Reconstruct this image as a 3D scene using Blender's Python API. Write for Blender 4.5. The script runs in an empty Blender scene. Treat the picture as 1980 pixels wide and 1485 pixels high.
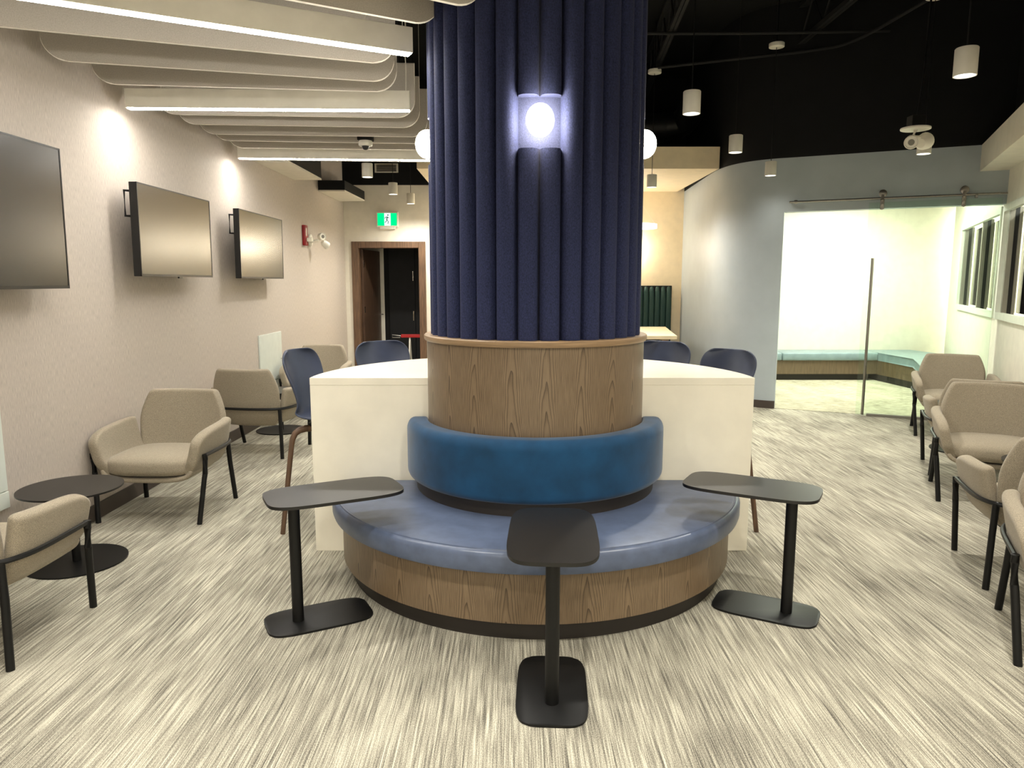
import bpy, bmesh, math, random
from mathutils import Matrix, Vector
random.seed(7)
PI = math.pi
S = bpy.context.scene
COL = S.collection

# ------------------------------------------------------------------ camera, world, exposure
cam = bpy.data.cameras.new('camera'); camo = bpy.data.objects.new('camera', cam); COL.objects.link(camo)
cam.sensor_width = 36.0; cam.lens = 36.0*1400/1980; cam.clip_start = 0.05
camo.location = (0, 0, 1.64); camo.rotation_euler = (PI/2-math.radians(8.03), 0, 0)
S.camera = camo
W = bpy.data.worlds.new('world'); S.world = W; W.use_nodes = True
W.node_tree.nodes['Background'].inputs[0].default_value = (1, .95, .85, 1)
W.node_tree.nodes['Background'].inputs[1].default_value = 0.02
S.view_settings.view_transform = 'Standard'; S.view_settings.look = 'None'
S.view_settings.exposure = 0.38; S.view_settings.gamma = 1.0; S.view_settings.use_curve_mapping = False
WARM = (1, .96, .86); WHITE = (1, .96, .88); COOL = (.95, 1, .86)
P_PEND = 170.0; P_WASH = 52.0; E_BAR = 90.0; E_GLOBE = 60.0

# ------------------------------------------------------------------ materials
def lin(c):
    c = [x/255 for x in c]
    return tuple(x/12.92 if x <= .04045 else ((x+.055)/1.055)**2.4 for x in c)+(1,)
def newmat(name):
    m = bpy.data.materials.new(name); m.use_nodes = True
    return m, m.node_tree, m.node_tree.nodes['Principled BSDF']
def ramp(nt, fac, stops):
    r = nt.nodes.new('ShaderNodeValToRGB')
    e = r.color_ramp.elements
    while len(e) < len(stops): e.new(.5)
    for k, (p, c) in enumerate(stops): e[k].position = p; e[k].color = lin(c)
    nt.links.new(fac, r.inputs[0]); return r.outputs[0]
def noise(nt, scale=(1, 1, 1), s=1.0, detail=3, rough=.55, uv=False):
    tc = nt.nodes.new('ShaderNodeTexCoord'); mp = nt.nodes.new('ShaderNodeMapping'); n = nt.nodes.new('ShaderNodeTexNoise')
    mp.inputs['Scale'].default_value = scale
    n.inputs['Scale'].default_value = s; n.inputs['Detail'].default_value = detail; n.inputs['Roughness'].default_value = rough
    nt.links.new(tc.outputs['UV' if uv else 'Object'], mp.inputs[0]); nt.links.new(mp.outputs[0], n.inputs['Vector'])
    return n.outputs['Fac']
def math_(nt, op, a, b=None):
    n = nt.nodes.new('ShaderNodeMath'); n.operation = op
    for k, v in enumerate((a, b)):
        if v is None: continue
        if isinstance(v, (int, float)): n.inputs[k].default_value = v
        else: nt.links.new(v, n.inputs[k])
    return n.outputs[0]
def bump(nt, b, h, strength=.2, dist=.01):
    n = nt.nodes.new('ShaderNodeBump'); n.inputs['Strength'].default_value = strength; n.inputs['Distance'].default_value = dist
    nt.links.new(h, n.inputs['Height']); nt.links.new(n.outputs[0], b.inputs['Normal'])
def plain(name, c, rough=.5, metal=0, var=0, scale=(8, 8, 8), spec=.5, bmp=0, sheen=0, coat=0):
    m, nt, b = newmat(name)
    b.inputs['Roughness'].default_value = rough; b.inputs['Metallic'].default_value = metal
    b.inputs['Specular IOR Level'].default_value = spec
    f = noise(nt, scale, 1, 4)
    v = max(var, .02)
    lo = tuple(max(0, x*(1-v)) for x in c); hi = tuple(min(255, x*(1+v)) for x in c)
    nt.links.new(ramp(nt, f, [(.3, lo), (.7, hi)]), b.inputs['Base Color'])
    if bmp: bump(nt, b, f, bmp, .003)
    if sheen: b.inputs['Sheen Weight'].default_value = sheen; b.inputs['Sheen Roughness'].default_value = .4
    if coat: b.inputs['Coat Weight'].default_value = coat; b.inputs['Coat Roughness'].default_value = .15
    return m
def emit(name, c, s):
    m = bpy.data.materials.new(name); m.use_nodes = True; nt = m.node_tree; nt.nodes.clear()
    e = nt.nodes.new('ShaderNodeEmission'); o = nt.nodes.new('ShaderNodeOutputMaterial')
    e.inputs[0].default_value = (*c, 1); e.inputs[1].default_value = s; nt.links.new(e.outputs[0], o.inputs[0]); return m
def carpet(name, sx, sy, cols=((76, 73, 67), (150, 145, 131), (212, 207, 188))):
    m, nt, b = newmat(name)
    a = noise(nt, (sx, sy, 1), 1, 2, .6); a2 = noise(nt, (sx*2.6, sy*2.4, 1), 1, 2, .6)
    f = noise(nt, (300, 190, 1), 1, 2, .8); big = noise(nt, (3.2, 1.5, 1), 1, 2)
    x = math_(nt, 'MULTIPLY', a, .25); x = math_(nt, 'ADD', x, math_(nt, 'MULTIPLY', a2, .29))
    x = math_(nt, 'ADD', x, math_(nt, 'MULTIPLY', f, .36)); x = math_(nt, 'ADD', x, math_(nt, 'MULTIPLY', big, .14))
    nt.links.new(ramp(nt, x, [(.42, cols[0]), (.52, cols[1]), (.62, cols[2])]), b.inputs['Base Color'])
    b.inputs['Roughness'].default_value = .95; b.inputs['Specular IOR Level'].default_value = .1
    bump(nt, b, x, .5, .004); return m
def wood_uv(name, dark, mid, light, w=.19, rough=.38):
    m, nt, b = newmat(name)
    uv = nt.nodes.new('ShaderNodeTexCoord'); sp = nt.nodes.new('ShaderNodeSeparateXYZ'); nt.links.new(uv.outputs['UV'], sp.inputs[0])
    u, v = sp.outputs[0], sp.outputs[1]
    wob = noise(nt, (4, 1.5, 1), 1, 2, .5, True)
    uu = math_(nt, 'ADD', u, math_(nt, 'MULTIPLY', wob, .07))
    cell = math_(nt, 'PINGPONG', uu, w/2)
    d = math_(nt, 'DIVIDE', cell, w/2)
    plank = noise(nt, (3.1, .4, 1), 1, 0, .5, True)
    k = math_(nt, 'ADD', math_(nt, 'MULTIPLY', v, 6.0), math_(nt, 'MULTIPLY', math_(nt, 'POWER', d, 1.6), 9.0))
    k = math_(nt, 'ADD', k, math_(nt, 'MULTIPLY', plank, 9.0))
    k = math_(nt, 'ADD', k, math_(nt, 'MULTIPLY', noise(nt, (14, 5, 1), 1, 2, .5, True), 1.2))
    ring = math_(nt, 'FRACT', k)
    fine = noise(nt, (420, 9, 1), 1, 2, .6, True)
    r = math_(nt, 'ADD', math_(nt, 'MULTIPLY', math_(nt, 'POWER', ring, 5.0), .50), math_(nt, 'MULTIPLY', fine, .66))
    nt.links.new(ramp(nt, r, [(.26, light), (.44, mid), (.74, dark)]), b.inputs['Base Color'])
    b.inputs['Roughness'].default_value = rough
    bump(nt, b, fine, .12, .002); return m
def glass(name, tint, rough=0.0, refl=.09):
    m = bpy.data.materials.new(name); m.use_nodes = True; nt = m.node_tree; nt.nodes.clear()
    t = nt.nodes.new('ShaderNodeBsdfTransparent'); g = nt.nodes.new('ShaderNodeBsdfGlossy'); mx = nt.nodes.new('ShaderNodeMixShader')
    fr = nt.nodes.new('ShaderNodeFresnel'); fr.inputs[0].default_value = 1.45
    o = nt.nodes.new('ShaderNodeOutputMaterial')
    t.inputs[0].default_value = (*tint, 1); g.inputs['Roughness'].default_value = rough
    nt.links.new(fr.outputs[0], mx.inputs[0])
    nt.links.new(t.outputs[0], mx.inputs[1]); nt.links.new(g.outputs[0], mx.inputs[2]); nt.links.new(mx.outputs[0], o.inputs[0]); return m

M = {}
M['carpet'] = carpet('carpet_streaked', 92, 1.7)
M['carpet_room'] = carpet('carpet_inner', 5, 30, ((128, 122, 104), (180, 174, 152), (214, 208, 184)))
M['wall_left'] = plain('woven_wallcovering', (184, 174, 164), .75, 0, .10, (320, 320, 22), .3, .12)
M['wall_white'] = plain('paint_white', (226, 220, 206), .55, 0, .01)
M['wall_cream'] = plain('paint_cream', (238, 220, 186), .5, 0, .01)
M['wall_grey'] = plain('paint_grey', (170, 179, 184), .48, 0, .02, (3, 3, 3), .4)
M['black_paint'] = plain('paint_black', (17, 17, 18), .75, 0, .1, (4, 4, 4), .25)
M['black_steel'] = plain('steel_black', (26, 26, 27), .7, .0, .1, (6, 6, 6), .3)
M['base_brown'] = plain('rubber_base', (66, 56, 50), .5)
M['felt_fin'] = plain('felt_light_grey', (178, 171, 160), .9, 0, .05, (160, 160, 160), .15, .2)
M['fin_edge_lit'] = plain('felt_edge_lit', (246, 242, 232), .9, 0, .02, (160, 160, 160), .15)  # near-white colour stands in for light caught along the baffle edges
M['felt_blue'] = plain('felt_navy', (41, 46, 75), .85, 0, .22, (210, 210, 120), .2, .3, .03)
M['felt_core'] = plain('felt_navy_backing', (52, 56, 80), .9, 0, .15, (210, 210, 210), .15, .2)
M['wood'] = wood_uv('oak_veneer', (70, 57, 42), (108, 90, 69), (128, 109, 86))
M['wood_edge'] = plain('oak_edge', (150, 124, 94), .4, 0, .10, (6, 6, 120))
M['velvet'] = plain('velvet_blue', (21, 62, 95), .75, 0, .12, (7, 7, 7), .2, .05, .3)
M['leather'] = plain('leather_slate_blue', (83, 94, 118), .34, 0, .07, (14, 14, 14), .5, .08)
M['kick'] = plain('plinth_dark', (38, 33, 30), .5)
M['solid_white'] = plain('solid_surface_cream', (244, 238, 221), .30, 0, .01, (4, 4, 4), .5)
M['black_metal'] = plain('powdercoat_black', (8, 8, 8), .48, 0, .06, (40, 40, 40), .35)
M['table_top'] = plain('powdercoat_charcoal', (17, 16, 15), .36, 0, .08, (9, 9, 9), .5)
M['tweed'] = plain('tweed_taupe', (148, 138, 121), .95, 0, .20, (330, 330, 330), .1, .35, .2)
M['poly'] = plain('polypropylene_slate', (58, 66, 88), .42, 0, .03, (20, 20, 20), .5)
M['walnut'] = plain('walnut', (92, 69, 52), .5, 0, .18, (60, 60, 5))
M['screen'] = plain('screen_glass', (12, 11, 11), .25, 0, .02, (2, 2, 2), 1.0)
M['bezel'] = plain('bezel_black', (16, 16, 17), .4)
M['steel'] = plain('brushed_steel', (150, 146, 140), .30, 1, .04, (80, 80, 4))
M['chrome'] = plain('chrome', (210, 205, 198), .15, 1)
M['white_metal'] = plain('white_enamel', (232, 228, 216), .45)
M['panel_white'] = plain('panel_pale', (206, 212, 204), .45, 0, .02)
M['red'] = plain('red_plastic', (168, 22, 26), .4)
M['red_dark'] = plain('red_strobe', (140, 24, 30), .35)
M['clear'] = plain('lens_clear', (225, 222, 205), .15)
M['brown_wood'] = plain('dark_walnut_door', (74, 55, 42), .42, 0, .25, (50, 50, 3))
M['brown_frame'] = plain('walnut_frame', (98, 74, 55), .45, 0, .18, (40, 40, 4))
M['vinyl_blue'] = plain('vinyl_pale_blue', (128, 148, 152), .4, 0, .05)
M['wood_bench'] = plain('bench_veneer', (104, 88, 68), .45, 0, .12, (50, 50, 4))
M['green_channel'] = plain('green_upholstery', (30, 58, 52), .6, 0, .08, (90, 90, 90), .4)
M['win_grey'] = plain('window_jamb_grey', (120, 116, 106), .4)
M['win_black'] = plain('window_black', (14, 14, 14), .4)
M['win_white'] = plain('window_casing', (212, 215, 203), .4)
M['duct'] = plain('duct_black', (20, 20, 20), .45, 0, .1, (5, 5, 40))
M['glass_door'] = glass('glass_green', (.935, .99, .945))
M['glass_win'] = glass('glass_clear', (.95, .97, .94))
M['em_bar'] = emit('light_bar_diffuser', WHITE, E_BAR)
M['em_globe'] = emit('globe_glow', (1, .90, .72), E_GLOBE)
M['em_pend'] = emit('pendant_lens', WARM, 3.0)
M['em_ring'] = emit('ring_glow', (.86, .90, 1), 5.0)
M['em_green'] = emit('exit_green', (0, .78, .22), 1.1)
M['em_white'] = emit('exit_white', (.72, .98, .92), 1.1)
M['exit_figure'] = plain('exit_figure_green', (0, 84, 60), .5)
M['em_trof'] = emit('troffer_diffuser', COOL, 32.0)

# ------------------------------------------------------------------ geometry helpers
def B(): return bmesh.new()
def box(bm, x0, x1, y0, y1, z0, z1, bev=0, seg=2, mtx=None):
    vs = [bm.verts.new(Vector(p)) for p in ((x0,y0,z0),(x1,y0,z0),(x1,y1,z0),(x0,y1,z0),(x0,y0,z1),(x1,y0,z1),(x1,y1,z1),(x0,y1,z1))]
    fs = [bm.faces.new([vs[i] for i in f]) for f in ((3,2,1,0),(4,5,6,7),(0,1,5,4),(1,2,6,5),(2,3,7,6),(3,0,4,7))]
    if bev:
        es = list({e for f in fs for e in f.edges})
        r = bmesh.ops.bevel(bm, geom=es, offset=bev, segments=seg, profile=.5, affect='EDGES')
        vs = list({v for f in r['faces'] for v in f.verts} | {v for v in vs if v.is_valid})
    if mtx is not None: bmesh.ops.transform(bm, matrix=mtx, verts=vs)
    return bm
def prism(bm, poly, z0, z1, bev=0, seg=2):
    n = len(poly)
    a = [bm.verts.new((p[0], p[1], z0)) for p in poly]; b = [bm.verts.new((p[0], p[1], z1)) for p in poly]
    f0 = bm.faces.new(a[::-1]); f1 = bm.faces.new(b)
    for i in range(n): bm.faces.new((a[i], a[(i+1) % n], b[(i+1) % n], b[i]))
    if bev:
        bmesh.ops.bevel(bm, geom=list(f0.edges)+list(f1.edges), offset=bev, segments=seg, profile=.5, affect='EDGES')
    return bm
def sellipse(w, d, p=4.0, n=56, cx=0, cy=0):
    out = []
    for k in range(n):
        a = 2*PI*k/n; c, q = math.cos(a), math.sin(a)
        out.append((cx+w/2*math.copysign(abs(c)**(2/p), c), cy+d/2*math.copysign(abs(q)**(2/p), q)))
    return out
def tube(bm, pts, r, n=8, r2=None):
    pts = [Vector(p) for p in pts]; rings = []; N = len(pts)
    up = Vector((0, 0, 1))
    for i, p in enumerate(pts):
        t = ((pts[min(i+1, N-1)]-p).normalized() + (p-pts[max(i-1, 0)]).normalized()).normalized()
        u = up.cross(t)
        if u.length < .05: u = Vector((1, 0, 0)).cross(t)
        u.normalize(); v = t.cross(u)
        rr = r if r2 is None else r+(r2-r)*i/(N-1)
        rings.append([bm.verts.new(p+u*rr*math.cos(2*PI*k/n)+v*rr*math.sin(2*PI*k/n)) for k in range(n)])
    for a, b in zip(rings, rings[1:]):
        for k in range(n): bm.faces.new((a[k], a[(k+1) % n], b[(k+1) % n], b[k]))
    bm.faces.new(rings[0][::-1]); bm.faces.new(rings[-1]); return bm
def smooth_path(pts, k=5):
    pts = [Vector(p) for p in pts]; out = []
    P = [pts[0]*2-pts[1]]+pts+[pts[-1]*2-pts[-2]]
    for i in range(1, len(P)-2):
        for j in range(k):
            t = j/k; a, b, c, d = P[i-1], P[i], P[i+1], P[i+2]
            out.append(.5*((2*b)+(c-a)*t+(2*a-5*b+4*c-d)*t*t+(3*b-a-3*c+d)*t**3))
    return out+[pts[-1]]
def lathe(bm, prof, n=32, a0=0, a1=2*PI, cx=0, cy=0, closed_prof=False, uvs=False):
    full = abs(a1-a0-2*PI) < 1e-6
    cols = []
    for k in range(n if full else n+1):
        a = a0+(a1-a0)*k/n
        cols.append([bm.verts.new((cx+r*math.cos(a), cy+r*math.sin(a), z)) for r, z in prof])
    m = len(prof); uvl = bm.loops.layers.uv.verify() if uvs else None
    for k in range(n):
        A, Bc = cols[k], cols[(k+1) % len(cols)]
        for j in range(m if closed_prof else m-1):
            j2 = (j+1) % m
            f = bm.faces.new((A[j], Bc[j], Bc[j2], A[j2]))
            if uvs:
                for l, (kk, jj) in zip(f.loops, ((k, j), (k+1, j), (k+1, j2), (k, j2))):
                    l[uvl].uv = ((a0+(a1-a0)*kk/n)*prof[jj][0], prof[jj][1])
    if not full and closed_prof:
        bm.faces.new(cols[0]); bm.faces.new(cols[-1][::-1])
    return bm
def disc(bm, r, z0, z1, n=32, cx=0, cy=0, bev=0):
    return prism(bm, [(cx+r*math.cos(2*PI*k/n), cy+r*math.sin(2*PI*k/n)) for k in range(n)], z0, z1, bev)
def blob(bm, w, d, h, c=(0, 0, 0), p=5.0, n=6, crown=0):
    g = bmesh.ops.create_cube(bm, size=2)['verts']
    r = bmesh.ops.subdivide_edges(bm, edges=list({e for v in g for e in v.link_edges}), cuts=n, use_grid_fill=True)
    vs = list({v for f in bm.faces for v in f.verts if v in g or True}) if len(bm.verts) == len(set(g)) + len([x for x in r['geom_inner'] if isinstance(x, bmesh.types.BMVert)]) else bm.verts
    for v in vs:
        q = v.co; L = (abs(q.x)**p+abs(q.y)**p+abs(q.z)**p)**(1/p)
        q = q/L
        z = q.z*h/2
        if q.z > 0: z += crown*(1-q.x*q.x)*(1-q.y*q.y)*q.z
        v.co = Vector((c[0]+q.x*w/2, c[1]+q.y*d/2, c[2]+z))
    return bm
def grid(bm, rows):
    V = [[bm.verts.new(p) for p in r] for r in rows]
    for a, b in zip(V, V[1:]):
        for i in range(len(a)-1): bm.faces.new((a[i], a[i+1], b[i+1], b[i]))
    return bm
def obj(name, bm, mat, parent=None, smooth=False, loc=None, rotz=0, angle=40):
    bmesh.ops.recalc_face_normals(bm, faces=bm.faces)
    me = bpy.data.meshes.new(name); bm.to_mesh(me); bm.free()
    o = bpy.data.objects.new(name, me); COL.objects.link(o)
    for m in (mat if isinstance(mat, (list, tuple)) else [mat]): me.materials.append(m)
    if parent: o.parent = parent
    if loc is not None: o.location = loc
    o.rotation_euler = (0, 0, rotz)
    if smooth:
        for p in me.polygons: p.use_smooth = True
        me.set_sharp_from_angle(angle=math.radians(angle))
    return o
def solid(o, t, sub=2, offset=0):
    s = o.modifiers.new('thickness', 'SOLIDIFY'); s.thickness = t; s.offset = offset
    if sub: q = o.modifiers.new('soft', 'SUBSURF'); q.levels = sub; q.render_levels = sub
    for p in o.data.polygons: p.use_smooth = True
    return o
def tag(o, label, cat, group=None):
    o['label'] = label; o['category'] = cat
    if group: o['group'] = group
    return o
def thing(name, label, cat, loc=(0, 0, 0), rotz=0, group=None):
    o = bpy.data.objects.new(name, None); COL.objects.link(o); o.empty_display_size = .1
    o.location = loc; o.rotation_euler = (0, 0, rotz); return tag(o, label, cat, group)
def struct(o): o['kind'] = 'structure'; return o
def sroot(name, loc=(0, 0, 0), rotz=0):
    o = bpy.data.objects.new(name, None); COL.objects.link(o); o.location = loc; o.rotation_euler = (0, 0, rotz); return struct(o)
def dup(root, label, loc, rotz=0):
    def cp(o, par):
        c = o.copy(); COL.objects.link(c)
        if par is not None: c.parent = par
        for ch in list(o.children): cp(ch, c)
        return c
    r = cp(root, None); r.location = loc; r.rotation_euler = (0, 0, rotz); r['label'] = label; return r
def spot(name, loc, power, color, size=110, blend=.7, radius=.06, parent=None, rot=(0, 0, 0)):
    l = bpy.data.lights.new(name, 'SPOT'); l.energy = power; l.color = color; l.spot_size = math.radians(size); l.spot_blend = blend; l.shadow_soft_size = radius
    o = bpy.data.objects.new(name, l); COL.objects.link(o); o.location = loc; o.rotation_euler = rot
    if parent: o.parent = parent
    return o

# frame of the slanted glazed wall: origin at the opening's jamb, s along the wall, r away from the room
OX, OY = 3.427, 9.327; GA = math.radians(-24.6)
G = Vector((math.cos(GA), math.sin(GA), 0)); R = Vector((-math.sin(GA), math.cos(GA), 0))
OM = Matrix.Translation((OX, OY, 0)) @ Matrix.Rotation(GA, 4, 'Z')
def OF(s, r, z=0): return Vector((OX, OY, z))+G*s+R*r
def obox(bm, s0, s1, r0, r1, z0, z1, bev=0): return box(bm, s0, s1, r0, r1, z0, z1, bev, 2, OM)

# ------------------------------------------------------------------ room shell
XL = -2.90; YB = 12.75; ZC = 5.0
struct(obj('floor', box(B(), -3.1, 9.5, -3.2, 17, -.1, 0), M['carpet']))
# the inner room's own carpet, laid as a thin field starting at the opening
bm = B(); pts = [OF(0, .02), OF(2.34, .02), OF(2.34, 3.9), (7.6, 12.6, 0), (3.05, 12.6, 0), OF(-.35, .35)]
prism(bm, [(p[0], p[1]) for p in pts], .0005, .004)
struct(obj('floor_inner_room', bm, M['carpet_room']))
struct(obj('ceiling', box(B(), -3.1, 9.5, -3.2, 14, ZC, ZC+.1), M['black_paint']))
struct(obj('wall_left', box(B(), XL-.12, XL, -3.2, YB, 0, ZC), M['wall_left']))
bm = B()
box(bm, XL, -2.72, YB, YB+.14, 0, 3.28); box(bm, -1.56, -1.2, YB, YB+.14, 0, 3.28); box(bm, -2.72, -1.56, YB, YB+.14, 2.32, 3.28)
struct(obj('wall_back', bm, M['wall_white']))
struct(obj('wall_alcove', box(B(), -1.2, 3.2, YB-.02, YB+.14, 0, 3.28), M['wall_cream']))
struct(obj('wall_back_upper', box(B(), XL, 3.2, YB-.01, YB+.14, 3.28, ZC), M['black_paint']))
# corridor seen through the open door
bm = B(); box(bm, -3.4, -2.43, 13.9, 14.0, 0, 2.9); box(bm, -3.5, -3.4, 12.9, 14, 0, 2.9)
struct(obj('wall_corridor', bm, M['wall_white']))
struct(obj('wall_corridor_dark', box(B(), -2.43, -1.0, 13.9, 14.0, 0, 2.9), M['black_paint']))
struct(obj('wall_front', box(B(), -3.1, 4.0, -3.2, -3.1, 0, ZC), M['wall_white']))
# rounded grey wall
def offset_path(path, t):
    out = []
    for i, p in enumerate(path):
        a = Vector(path[max(i-1, 0)]); b = Vector(path[min(i+1, len(path)-1)]); d = (b-a).normalized()
        out.append((p[0]+d.y*t, p[1]-d.x*t))
    return out
def wall_strip(path, t, z0, z1):
    bm = B(); q = offset_path(path, t); n = len(path)
    V = [[bm.verts.new((x, y, z)) for x, y in p] for p, z in ((path, z0), (path, z1), (q, z1), (q, z0))]
    for a, b in ((0, 1), (1, 2), (2, 3), (3, 0)):
        for i in range(n-1): bm.faces.new((V[a][i], V[a][i+1], V[b][i+1], V[b][i]))
    for i in (0, n-1): bm.faces.new([V[k][i] for k in range(4)])
    return bm
ctrl = [(OX, OY, 0), (3.31, 9.38, 0), (3.13, 9.52, 0), (2.97, 9.74, 0), (2.87, 10.05, 0), (2.84, 10.5, 0), (2.88, 11.4, 0), (2.95, YB, 0)]
cpath = [(p.x, p.y) for p in smooth_path(ctrl, 6)]
wg = struct(obj('wall_curved', wall_strip(cpath, .15, 0, 3.17), M['wall_grey'], None, True, angle=50))
struct(obj('wall_curved_upper', wall_strip(cpath, .15, 3.17, ZC), M['black_paint'], None, True, angle=50))
struct(obj('wall_header', obox(B(), 0, 2.35, 0, .15, 2.51, 3.17), M['wall_grey']))
struct(obj('wall_header_upper', obox(B(), 0, 2.35, 0, .15, 3.17, ZC), M['black_paint']))
struct(obj('baseboard_curved', wall_strip(offset_path(cpath, -.012), .012, 0, .10), M['base_brown'], None, True))
struct(obj('baseboard_left', box(B(), XL, XL+.014, -3.1, YB, 0, .11), M['base_brown']))
bm = B(); box(bm, XL+.014, -2.74, YB-.014, YB, 0, .11); box(bm, -1.53, -1.2, YB-.014, YB, 0, .11)
struct(obj('baseboard_back', bm, M['base_brown']))
# right wall (slanted) with two window openings; the wall runs on behind the header into the inner room
SR = 2.35; ZW0, ZW1 = 1.225, 2.49
bm = B()
obox(bm, SR, SR+.14, -9.5, 4.4, 0, ZW0); obox(bm, SR, SR+.14, -9.5, 4.4, ZW1, 3.17)
obox(bm, SR, SR+.14, -9.5, -2.6, ZW0, ZW1); obox(bm, SR, SR+.14, -.02, .1, ZW0, ZW1); obox(bm, SR, SR+.14, 3.25, 4.4, ZW0, ZW1)
struct(obj('wall_right', bm, M['wall_white']))
struct(obj('wall_right_upper', obox(B(), SR, SR+.14, -9.5, .15, 3.17, ZC), M['black_paint']))
bm = B(); obox(bm, 2.065, SR, -9.5, 0, 2.88, 3.172)
struct(obj('trim_soffit', bm, M['wall_white']))
struct(obj('baseboard_right', obox(B(), SR-.014, SR, -9.5, 0, 0, .1), M['base_brown']))
struct(obj('wall_inner_back', box(B(), 3.1, 8.6, 12.6, 12.72, 0, 3.17), M['wall_white']))
bm = B(); pts = [OF(-.5, .16), OF(SR, .16), OF(SR, 4.3), (8.5, 12.72, 0), (3.0, 12.72, 0)]
prism(bm, [(p[0], p[1]) for p in pts], 3.0, 3.1); struct(obj('ceiling_inner_room', bm, M['wall_white']))
# service corridor behind the windows
bm = B(); obox(bm, 4.1, 4.2, -6, 5, 0, 3.1); obox(bm, SR+.14, 4.2, 5, 5.1, 0, 3.1); struct(obj('wall_passage', bm, M['wall_white']))
struct(obj('ceiling_passage', obox(B(), SR+.14, 4.2, -6, 5, 3.0, 3.1), M['wall_white']))

def window(name, r0, r1, bars):
    w = sroot(name)
    f = .075
    bm = B()
    obox(bm, SR-.03, SR+.02, r0, r1, ZW0, ZW0+f); obox(bm, SR-.03, SR+.02, r0, r1, ZW1-f, ZW1)
    obox(bm, SR-.03, SR+.02, r1-f, r1, ZW0+f, ZW1-f); obox(bm, SR-.03, SR+.02, r0, r0+f*.6, ZW0+f, ZW1-f)
    obj('window_casing', bm, M['win_white'], w)
    for r in bars:
        m = obj('mullion', obox(B(), SR+.005, SR+.125, r-.03, r+.03, ZW0+f*.5, ZW1-f*.5), M['win_grey'], w)
        obj('gasket', obox(B(), SR+.053, SR+.092, r-.033, r+.036, ZW0+f*.5, ZW1-f*.5), M['win_black'], m)
    e = [r0+f]+[x for r in sorted(bars) for x in (r-.03, r+.03)]+[r1-f]
    for a, b in zip(e[0::2], e[1::2]):
        if b-a > .05: obj('pane', obox(B(), SR+.135, SR+.143, a, b, ZW0+f, ZW1-f), M['glass_win'], w)
    return w
window('window_1', .1, 3.25, [3.12, 1.53])
window('window_2', -2.6, -.02, [-.22, -1.5])

# ------------------------------------------------------------------ column, bench and counter
CX, CY = .135, 4.24
col = thing('column', 'round column clad in fluted navy felt above an oak veneer drum', 'column', (CX, CY, 0))
obj('core', lathe(B(), [(.535, 1.30), (.535, ZC)], 64), M['felt_core'], col, True)
NF = 32; ZF0, NI0, NI1 = 1.345, 2.285, 2.535
def flute_bm(z0, z1):
    a = PI/NF; r0 = .548; prof = []
    for k in range(11):
        t = -1+2*k/10
        ang = t*a*.999; rr = r0+.058*math.sqrt(max(0, 1-abs(t)**2.6))
        prof.append((rr*math.cos(ang), rr*math.sin(ang)))
    prof += [(.53*math.cos(a*.999), .53*math.sin(a*.999)), (.53*math.cos(-a*.999), .53*math.sin(-a*.999))]
    return prism(B(), prof, z0, z1)
fl = {}
for i in range(NF):
    az = (i+.5)*2*PI/NF
    niche = i in (0, 31, 7, 8, 15, 16, 23, 24)
    for key in ((ZF0, NI0), (NI1, ZC)) if niche else ((ZF0, ZC),):
        if key not in fl:
            o = obj('flute', flute_bm(*key), M['felt_blue'], col, True, angle=50); fl[key] = o
        else:
            o = fl[key].copy(); COL.objects.link(o); o.parent = col
        o.rotation_euler = (0, 0, az)
obj('drum', lathe(B(), [(.628, .46), (.628, 1.315)], 96, uvs=True), M['wood'], col, True)
obj('ledge', lathe(B(), [(.50, 1.312), (.640, 1.312), (.645, 1.318), (.645, 1.340), (.640, 1.345), (.50, 1.345)], 96, closed_prof=True), M['wood_edge'], col, True)
def sconce(az, label):
    s = thing('wall_sconce', label, 'wall lamp', (CX+.536*math.cos(az), CY+.536*math.sin(az), (NI0+NI1)/2), az, 'globe sconces on the column')
    bm = B(); bmesh.ops.create_uvsphere(bm, u_segments=24, v_segments=16, radius=.074, matrix=Matrix.Translation((.078, 0, 0)) @ Matrix.Diagonal((.9, .92, 1.06, 1)))
    obj('globe', bm, M['em_globe'], s, True)
    bm = B(); bmesh.ops.create_cone(bm, cap_ends=True, segments=24, radius1=.045, radius2=.045, depth=.02, matrix=Matrix.Translation((.012, 0, 0)) @ Matrix.Rotation(PI/2, 4, 'Y'))
    obj('back_plate', bm, M['white_metal'], s, True)
sconce(-PI/2, 'glowing oval sconce set in the square niche facing the round bench')
sconce(PI, 'glowing globe sconce on the column side toward the television wall')
sconce(0, 'glowing globe sconce on the column side toward the glass door')

bench = thing('round_bench', 'half-round bench with slate blue leather seat and oak veneer base', 'bench', (CX, CY, 0))
YF = .03          # bench meets the counter face at local y = .03
def half(prof, n=64, ext=True, uvs=False): return lathe(B(), prof, n, -PI, 0, closed_prof=True, uvs=uvs)
obj('plinth', half([(.3, 0), (1.085, 0), (1.085, .095), (.3, .095)]), M['kick'], bench, True)
obj('oak_base', half([(.4, .095), (1.13, .095), (1.13, .36), (.4, .36)], uvs=True), M['wood'], bench, True)
rs = 1.185
obj('seat', half([(.60, .345), (rs-.03, .345), (rs-.006, .352), (rs, .37), (rs, .425), (rs-.006, .441), (rs-.018, .452), (rs-.04, .457), (.60, .457)]), M['leather'], bench, True)
obj('seat_piping', half([(rs-.033, .454), (rs-.028, .459), (rs-.023, .4585), (rs-.02, .452)]), M['leather'], bench, True)
obj('backrest_plinth', half([(.62, .457), (.70, .457), (.70, .54), (.62, .54)]), M['kick'], bench, True)
def ell(a0, a1, cx, cz, rx, rz, n): return [(cx+rx*math.cos(math.radians(a0+(a1-a0)*k/n)), cz+rz*math.sin(math.radians(a0+(a1-a0)*k/n))) for k in range(n+1)]
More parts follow.
